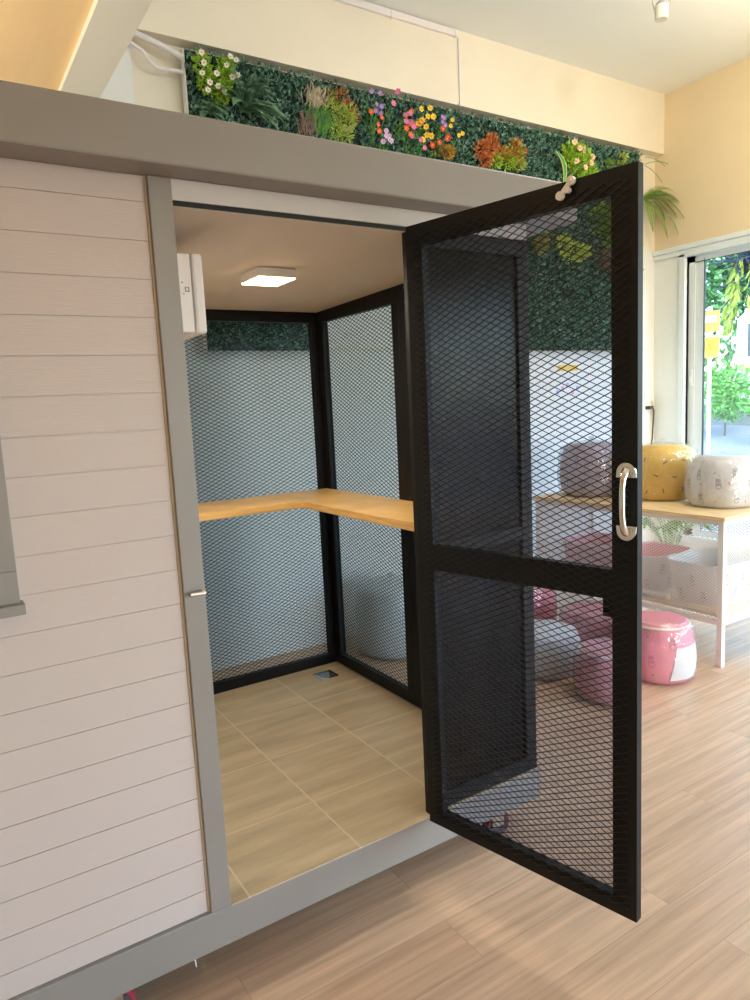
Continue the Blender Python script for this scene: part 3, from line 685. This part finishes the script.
def bundle(name, x, y, z, R, h, label, cols, prints, cat, group, wrapm='wrap', window=None, rim=True, prof=None, seed=1, ptop=.82):
    rr = random.Random(seed); ph = [rr.uniform(0, 6) for _ in range(4)]
    wob = lambda a, hh: .014*math.sin(3*a+ph[0]+hh*9)+.01*math.sin(7*a+ph[1]-hh*14)
    root = thing(name, (x, y, z), label, cat, group)
    pf = prof or [(.80, 0.0), (.90, .06), (.97, .2), (1.0, .42), (.98, .62), (.92, .8), (ptop, .94), (ptop-.08, 1.0)]
    pf = [(r_*R, t_*h) for r_, t_ in pf]
    b = MB(); b.lathe((x, y, z+.003), pf, 48, wob=wob)
    f = surf_fn((x, y, z+.003), pf, wob)
    mats = [cols[0]]
    for (kind, n_, m_, s_) in prints:
        mats.append(m_); mi = len(mats)-1
        for k in range(n_):
            random.seed(seed*100+mi*17+k); row = k % 3
            doodle(b, f, 2*PI*(k+.37*row)/n_*1.0+rnd(-.08, .08)+mi, h*(.2+.28*row)+rnd(-.02, .02), R, kind, mi, s_)
    b.build('fabric_body', mats, root, smooth=True)
    if rim:
        t = MB(); rt = pf[-2][0]; t.tube([(x+rt*1.01*math.cos(2*PI*k/40), y+rt*1.01*math.sin(2*PI*k/40), z+pf[-2][1]+.004) for k in range(41)], .006, 8); t.build('rim', cols[1], root, smooth=True)
    if window is not None:
        w = MB(); a0, a1, z0, z1 = window; n = 14; nz = 8
        for i in range(n):
            for j in range(nz):
                def P(i_, j_):
                    v = j_/nz; sh = (1-v)*.0+.16*v     # slanted side
                    return f(a0+(a1-a0)*i_/n*(1-.28*v)+sh, z+z0-z+(z1-z0)*v, .0025)
                w.add([P(i, j), P(i+1, j), P(i+1, j+1), P(i, j+1)], [(0, 1, 2, 3)])
        for j in range(0, 17):
            v = j/16
            w.tube([f(a0+(a1-a0)*i_/n*(1-.28*v)+.16*v, z0+(z1-z0)*v, .004) for i_ in range(n+1)], .0018, 4)
        w.build('net_window', cols[2], root)
    # the wrap: a loose clear skin with a gathered knot on top
    def wb(a, hh):
        q = Vector((math.cos(a)*2.2, math.sin(a)*2.2, hh*11+seed*7.3))
        return .03*mnoise.noise(q*1.3)+.035*abs(mnoise.noise(q*3.1))+.018*mnoise.noise(q*7)
    k0 = [(R*.86, .0), (R*.99, h*.06), (R*1.035, h*.25), (R*1.045, h*.5), (R*1.02, h*.75), (R*.95, h*.95), (R*.66, h*1.05), (R*.24, h*1.08), (R*.05, h*1.11), (R*.10, h*1.16)]
    wp = []
    for p_, q_ in zip(k0[:-1], k0[1:]):
        for t_ in range(3): wp.append((p_[0]+(q_[0]-p_[0])*t_/3, p_[1]+(q_[1]-p_[1])*t_/3))
    wp.append(k0[-1])
    w = MB(); w.lathe((x, y, z+.001), wp, 84, wob=wb, caps=False); w.build('plastic_wrap', M[wrapm], root, smooth=True)
    random.seed(seed+5)
    return root
fab = {k: mat('fabric '+k, c, .85, var=.03, vscale=8, bump=.2, bscale=90) for k, c in dict(yellow=(242, 190, 66), white=(222, 214, 212), mauve=(196, 176, 186), pink=(246, 142, 160), rose=(232, 160, 172), pale=(226, 232, 230), lid=(240, 226, 206)).items()}
ink = {k: mat('ink '+k, c, .7) for k, c in dict(brown=(160, 84, 40), grey=(112, 112, 118), red=(236, 130, 90), dark=(176, 92, 106), soft=(236, 210, 160)).items()}
net = mat('net fabric', (236, 230, 228), .8)
G = 'plastic wrapped pet beds around the display table'
bundle('wrapped_pet_bed', 3.58, 1.16, TH_, .225, .345, 'yellow plastic-wrapped pet bed with small bone prints on the oak tabletop', (fab['yellow'], fab['yellow'], net), [('bone', 33, ink['brown'], 1.25), ('dot', 24, ink['soft'], 1.2)], 'pet bed', G, seed=3, rim=False)
bundle('wrapped_pet_bed', 3.53, .70, TH_, .205, .295, 'round white plastic-wrapped pet bed with animal prints, near end of the tabletop', (fab['white'], fab['white'], net), [('animal', 18, ink['grey'], .8), ('bone', 24, ink['red'], .8)], 'pet bed', G, seed=4, rim=False)
bundle('wrapped_pet_bed', 3.45, 1.64, TH_, .225, .36, 'mauve-grey wrapped pet bed on the far end of the tabletop, seen through the door', (fab['mauve'], fab['mauve'], net), [('animal', 15, ink['grey'], .85)], 'pet bed', G, seed=5, rim=False)
bundle('wrapped_pet_bed', 2.78, .60, 0, .185, .33, 'pink wrapped pet bed with a white net window on the floor by the table leg', (fab['pink'], fab['lid'], net), [('animal', 18, ink['dark'], .9), ('dot', 12, ink['dark'], 1)], 'pet bed', G, seed=6, window=(-2.2, -.95, .03, .215))
bundle('wrapped_pet_bed', 2.33, .60, 0, .165, .27, 'rose and white wrapped pet bed on the floor just behind the door edge', (fab['rose'], fab['white'], net), [('animal', 15, ink['dark'], .8)], 'pet bed', G, seed=8)
bundle('wrapped_pet_bed', 2.35, 1.07, 0, .20, .25, 'milky white wrapped pet bed on the floor, behind the rose and white one', (fab['pale'], fab['white'], net), [('dot', 14, ink['grey'], 1)], 'pet bed', G, seed=9, wrapm='wrapmilk')
bundle('wrapped_pet_bed', 2.78, 1.10, 0, .18, .28, 'dusky pink wrapped pet bed on the floor between table and milky white bed', (fab['rose'], fab['rose'], net), [('animal', 15, ink['dark'], .8)], 'pet bed', G, seed=10)
bundle('wrapped_pet_bed', 2.75, 1.62, 0, .20, .36, 'bright pink wrapped pet bed on the floor at the far end of the table', (fab['pink'], fab['white'], net), [('animal', 15, ink['dark'], .8)], 'pet bed', G, seed=11)
bundle('wrapped_pet_bed', 1.86, 1.93, 0, .23, .44, 'large milky wrapped bundle on the floor behind the cabin, seen through its side mesh', (fab['pale'], fab['white'], net), [], 'pet bed', G, seed=12, wrapm='wrapmilk')

def fabric_bin(x, y, z, wx, wy, h, label, m_out, m_in, inkm, seed):
    random.seed(seed)
    root = thing('fabric_bin', (x, y, z), label, 'bin', 'fabric bins on the lower shelf')
    N = 44
    def rr(a, sx, sy, e=4.0):
        c, s = math.cos(a), math.sin(a); k = (abs(c)**e+abs(s)**e)**(-1/e); return Vector((c*k*sx, s*k*sy, 0))
    def ringv(t, zz_, sh=1.0): return [Vector((x, y, z+zz_))+rr(2*PI*k/N, wx/2*t*sh, wy/2*t*sh) for k in range(N)]
    b = MB(); lv = [(.74, .0), (.80, h*.12), (.9, h*.5), (.98, h*.9), (1.0, h)]
    vs = []; fs = []
    for t_, zz_ in lv: vs += ringv(t_, zz_)
    for i in range(len(lv)-1): fs += [(i*N+k, i*N+(k+1) % N, (i+1)*N+(k+1) % N, (i+1)*N+k) for k in range(N)]
    fs.append(tuple(range(N))[::-1]); b.add(vs, fs, 0)
    def f(a, zz_, off=.0015):
        for i in range(len(lv)-1):
            if lv[i][1] <= zz_ <= lv[i+1][1]:
                t = (zz_-lv[i][1])/(lv[i+1][1]-lv[i][1]); s = lv[i][0]*(1-t)+lv[i+1][0]*t; break
        else: s = 1
        v = rr(a, wx/2*s, wy/2*s); return Vector((x, y, z+zz_))+v*(1+off/v.length)
    for k in range(14): doodle(b, f, 2*PI*k/14+rnd(-.1, .1), h*(.3+.35*(k % 2))+rnd(-.02, .02), wx/2, 'animal', 1, .9)
    b.build('outer_fabric', [m_out, inkm], root, smooth=True)
    b = MB(); vs = []; fs = []; li = [(.995, h), (.96, h*.985), (.88, h*.5), (.76, h*.12), (.7, .012)]
    for t_, zz_ in li: vs += ringv(t_, zz_)
    for i in range(len(li)-1): fs += [(i*N+k, i*N+(k+1) % N, (i+1)*N+(k+1) % N, (i+1)*N+k) for k in range(N)]
    fs.append(tuple((len(li)-1)*N+k for k in range(N))); b.add(vs, fs); b.build('lining', m_in, root, smooth=True)
    b = MB(); b.tube(ringv(1.0, h)+[ringv(1.0, h)[0]], .006, 8); b.build('rim', fab['white'], root, smooth=True)
fabric_bin(3.43, .70, .303, .46, .40, .255, 'white fabric bin with grey animal prints, near end of the lower shelf', fab['white'], fab['pale'], ink['grey'], 21)
fabric_bin(3.45, 1.13, .303, .44, .38, .24, 'white fabric bin with pink prints, middle of the lower shelf', fab['white'], fab['pink'], ink['dark'], 22)
fabric_bin(3.43, 1.57, .303, .44, .40, .25, 'rose fabric bin on the far end of the lower shelf, seen through the door', fab['rose'], fab['pink'], ink['dark'], 23)
rl = thing('paper_roll', (3.19, .95, .33), 'small white roll lying on the lower shelf before the pink printed bin', 'roll')
b = MB(); b.lathe((3.20, .85, .324), [(.02, 0), (.02, .22)], 16, 'y'); b.build('sheet', M['white'], rl, smooth=True)
b = MB(); b.lathe((3.20, .835, .324), [(.021, 0), (.021, .03)], 16, 'y'); b.build('end_band', fab['lid'], rl, smooth=True)

# house plant behind the table
hp = thing('potted_plant', (4.25, 1.55, 0), 'leafy green house plant in a white pot behind the display table', 'plant')
b = MB(); b.lathe((4.25, 1.55, 0), [(.12, 0), (.14, .05), (.165, .28), (.172, .3), (.155, .3), (.15, .26)], 28); b.build('pot', M['white'], hp, smooth=True)
b = MB(); random.seed(31)
for k in range(15):
    a = 2*PI*k/15+rnd(-.2, .2); e = rnd(.5, 1.2); p0 = Vector((4.25, 1.55, .28)); tip = p0+Vector((math.cos(a)*.22*e, math.sin(a)*.22*e, .26+rnd(0, .22)))
    b.tube([p0, (p0+tip)/2+Vector((0, 0, .06)), tip], .004, 5)
    for j in range(7):
        aa = a+(j-3)*.38; leaf(b, tip, (math.cos(aa), math.sin(aa), rnd(-.6, -.1)), (0, 0, 1), .16, .045)
b.build('leaves', LM['grass'], hp)

# ------------------------------------------------------------------ outdoors beyond the window
b = MB(); xs = [XR+.2, 6.5, 8.5, 10.5, 45]; zs_ = [-.12, 0.05, .65, 1.0, 1.05]
for i in range(4): b.add([(xs[i], -30, zs_[i]), (xs[i+1], -30, zs_[i+1]), (xs[i+1], 40, zs_[i+1]), (xs[i], 40, zs_[i])], [(0, 1, 2, 3)])
b.add([(xs[0], -30, -.12), (xs[0], 40, -.12), (45, 40, -.5), (45, -30, -.5)], [(0, 1, 2, 3)])
struct('ground_outdoor', b, mat('pale concrete', (112, 114, 120), .9, var=.06, vscale=1.2))
b = MB(); b.box(10.4, -8, .85, 10.6, 6.15, 1.32); struct('garden_wall', b, mat('grey block wall', (118, 120, 126), .9, var=.06, vscale=4))
def tree(x, y, z, rx, rz, label, n=900, lm='vivid', trunk=True, l=.22):
    n = int(n*1.5); r = thing('garden_shrub', (x, y, z-rz if not trunk else 1.0), label, 'shrub', 'shrubs beyond the window'); b = MB()
    for k in range(10):
        q = rdir(); cloud(b, (x+q.x*rx*.6, y+q.y*rx*.6, z+q.z*rz*.6), (rx*.5, rx*.5, rz*.5), n//10, l, l*.5, (0, 0, .1))
    b.build('foliage', LM[lm], r)
    t = MB(); t.tube([(x, y, .8), (x+.05, y, z)], [.09 if rz > 1 else .015, .05 if rz > 1 else .01], 8); t.build('trunk', mat('bark', (96, 84, 72), .9), r)
random.seed(41)
tree(16.5, 8.1, 4.0, 1.6, 1.9, 'dense green garden tree right behind the parked van', 1600, l=.24)
tree(20.5, 9.9, 4.6, 2.4, 3.0, 'tall dark green tree far across the street', 1800, l=.3)
tree(20.5, 15.0, 4.2, 2.2, 3.4, 'leafy tree at the far left beyond the street signs', 1500, l=.3)
tree(9.7, 4.38, 1.5, .55, .42, 'bright green flowering shrub at the garden wall, below the signs', 1100, 'grass', l=.1)
tree(9.3, 3.35, 1.35, .3, .3, 'low lime shrub at the garden wall, right of the flowering shrub', 500, 'palm', l=.1)
# sign post
sg = thing('sign_post', (8.0, 3.62, .5), 'street post with an orange and a yellow sign board beyond the window', 'sign')
b = MB(); b.tube([(8.03, 3.60, .5), (8.03, 3.60, 2.62)], .025, 8); b.build('post', M['steel'], sg)
b = MB(); b.box(7.99, 3.46, 2.30, 8.01, 3.68, 2.56); b.box(7.985, 3.49, 2.42, 7.99, 3.65, 2.5, 1); b.build('orange_board', [mat('orange board', (244, 140, 60), .5), M['white']], sg)
b = MB(); b.box(7.99, 3.46, 1.98, 8.01, 3.68, 2.24); b.box(7.985, 3.54, 2.03, 7.99, 3.60, 2.18, 1); b.build('yellow_board', [mat('yellow board', (248, 204, 50), .5), mat('sign figure', (196, 140, 30), .6)], sg)
# white van on the street
vn = thing('parked_van', (14.0, 4.0, 1.0), 'white van with dark windows parked on the street beyond the window', 'van')
vx, vy, vz = 13.2, 1.78, 1.02
b = MB(); prof = [(0, .3), (0, 1.0), (.12, 1.25), (.5, 1.95), (.75, 2.05), (4.2, 2.05), (4.4, 1.9), (4.45, .3)]
n = len(prof); b.add([(vx, vy+1.0-0+a-.9, vz+h) for a, h in prof]+[(vx+1.75, vy+.1+a, vz+h) for a, h in prof], [tuple(range(n)), tuple(range(n, 2*n))]+[(i, (i+1) % n, n+(i+1) % n, n+i) for i in range(n)])
b.build('body', mat('white car paint', (240, 240, 242), .25), vn, bevel=.06)
dark = mat('dark car glass', (40, 52, 70), .1)
for a0, a1 in ((.75, 1.55), (1.68, 2.75), (2.88, 4.15)):
    b = MB(); b.box(vx-.012, vy+.1+a0, vz+1.15, vx+.01, vy+.1+a1, vz+1.78); b.build('window', dark, vn)
b = MB(); b.box(vx-.015, vy+.2, vz+.92, vx+.01, vy+4.4, vz+.99); b.build('side_stripe', mat('orange stripe', (240, 150, 90), .4), vn)
for a in (.85, 3.5):
    b = MB(); b.lathe((vx-.02, vy+.1+a, vz+.33), [(.2, 0), (.33, .02), (.33, .2)], 24, 'x'); b.build('wheel', M['darkrub'], vn, smooth=True)
# hanging epiphyte
hb = thing('hanging_basket_plant', (6.2, 2.0, 2.4), 'dark tangled root ball with yellow-green fronds hanging outside the window', 'plant')
random.seed(51); b = MB()
for k in range(170):
    q = rdir(); p = Vector((6.25, 1.97, 2.82))+q*.2
    pts = [p]; dd = rdir()
    for j in range(4): dd = (dd+rdir()*.6-((pts[-1]-Vector((6.25, 1.97, 2.82)))*1.2)).normalized(); pts.append(pts[-1]+dd*.11)
    b.tube(pts, .007, 4)
b.build('root_ball', mat('dry roots', (70, 74, 92), .9), hb)
b = MB(); b.lathe((6.25, 1.97, 2.62), [(.05, 0), (.16, .06), (.2, .2), (.14, .34), (.03, .4)], 14); b.build('moss_core', mat('dark moss', (44, 50, 58), 1), hb)
b = MB(); b.tube([(6.25, 1.97, 3.0), (6.25, 1.97, 3.9)], .008, 6); b.build('hanger', M['darkrub'], hb)
b = MB()
for k in range(16):
    a = rnd(0, 6.28); p = Vector((6.25+math.cos(a)*.2, 1.99+math.sin(a)*.22, rnd(2.5, 2.85)))
    pts = p
    for j in range(14):
        leaf(b, pts, (math.cos(a)*.3+rnd(-.6, .6), math.sin(a)*.3+rnd(-.6, .6), -1), rdir(), .11, .032); pts = pts+Vector((math.cos(a)*.006, math.sin(a)*.007, -.034))
b.build('fronds', LM['yel'], hb)

# ------------------------------------------------------------------ light
w = bpy.data.worlds.new('World'); bpy.context.scene.world = w; w.use_nodes = True
nt = w.node_tree; bg = nt.nodes['Background']
sk_ = nt.nodes.new('ShaderNodeTexSky'); sk_.sky_type = 'NISHITA'; sk_.sun_disc = False; sk_.sun_elevation = math.radians(48); sk_.sun_rotation = math.radians(200); sk_.air_density = 1.0; sk_.dust_density = 1.5
nt.links.new(sk_.outputs[0], bg.inputs['Color']); bg.inputs['Strength'].default_value = 2.6
def area(name, loc, rot, sx, sy, power, col, portal=False):
    l = bpy.data.lights.new(name, 'AREA'); l.shape = 'RECTANGLE'; l.size = sx; l.size_y = sy; l.energy = power; l.color = col
    o = bpy.data.objects.new(name, l); C.objects.link(o); o.location = loc; o.rotation_euler = rot
    if portal: l.cycles.is_portal = True
    return o
# portals in the openings the daylight comes through
for i, (y1, y0) in enumerate(wins): area('window_portal', (XR+.19, (y0+y1)/2, (WZ0+WZ1)/2), (0, PI/2, 0), WZ1-WZ0, y1-y0, 1, (1, 1, 1), True)
area('shopfront_portal', (3.07, YF-.19, 1.35), (PI/2, 0, 0), 3.35, 2.7, 1, (1, 1, 1), True)
# unseen point lights without fixtures, placed to light the room
def spot(name, loc, power, col, r=.08):
    l = bpy.data.lights.new(name, 'POINT'); l.energy = power; l.color = col; l.shadow_soft_size = r
    o = bpy.data.objects.new(name, l); C.objects.link(o); o.location = loc; return o
spot('unseen_room_light', (4.1, .3, 3.55), 42, (1, .80, .52))
spot('unseen_room_light', (2.7, -.3, 3.65), 60, (1, .97, .92))  # added neutral light to brighten the ceiling and upper walls
spot('low_ceiling_fill', (-1.6, 1.5, 2.5), 40, (1, .87, .66), .12)  # added just above the cabin roof to brighten the low ceiling and beam
spot('low_ceiling_fill', (-.9, .5, 2.42), 20, (1, .87, .66), .12)
area('cabin_lamp', (.538, .643, 2.055), (0, 0, 0), .135, .155, 8.5, (1, .88, .70))

# ------------------------------------------------------------------ camera
S = 1.6/1.5
yaw, pitch, roll, fpx = .56620, .13580, -.04900, 701.2
yaw, pitch, roll, fpx = CAMP = (0.56622, 0.13582, -0.04902, 701.2)
F = Vector((math.sin(yaw)*math.cos(pitch), math.cos(yaw)*math.cos(pitch), -math.sin(pitch)))
R_ = Vector((math.cos(yaw), -math.sin(yaw), 0)); U_ = R_.cross(F)
R2 = R_*math.cos(roll)+U_*math.sin(roll); U2 = -R_*math.sin(roll)+U_*math.cos(roll)
cam = bpy.data.cameras.new('camera'); co = bpy.data.objects.new('camera', cam); C.objects.link(co)
cam.sensor_fit = 'VERTICAL'; cam.sensor_height = 36.0; cam.lens = fpx/1000*36.0; cam.clip_start = .02; cam.clip_end = 200
m4 = Matrix(((R2.x, U2.x, -F.x, 0), (R2.y, U2.y, -F.y, 0), (R2.z, U2.z, -F.z, 0), (0, 0, 0, 1)))
co.matrix_world = Matrix.Translation((-.58160, -1.77052, 1.6)) @ m4
sc = bpy.context.scene; sc.camera = co
sc.view_settings.view_transform = 'Standard'; sc.view_settings.look = 'None'; sc.view_settings.gamma = 1; sc.view_settings.exposure = 0.0; sc.view_settings.use_curve_mapping = False
cy = sc.cycles; cy.use_denoising = True; cy.max_bounces = 10; cy.diffuse_bounces = 5; cy.glossy_bounces = 3; cy.transparent_max_bounces = 24; cy.caustics_reflective = False; cy.caustics_refractive = False; cy.sample_clamp_indirect = 6
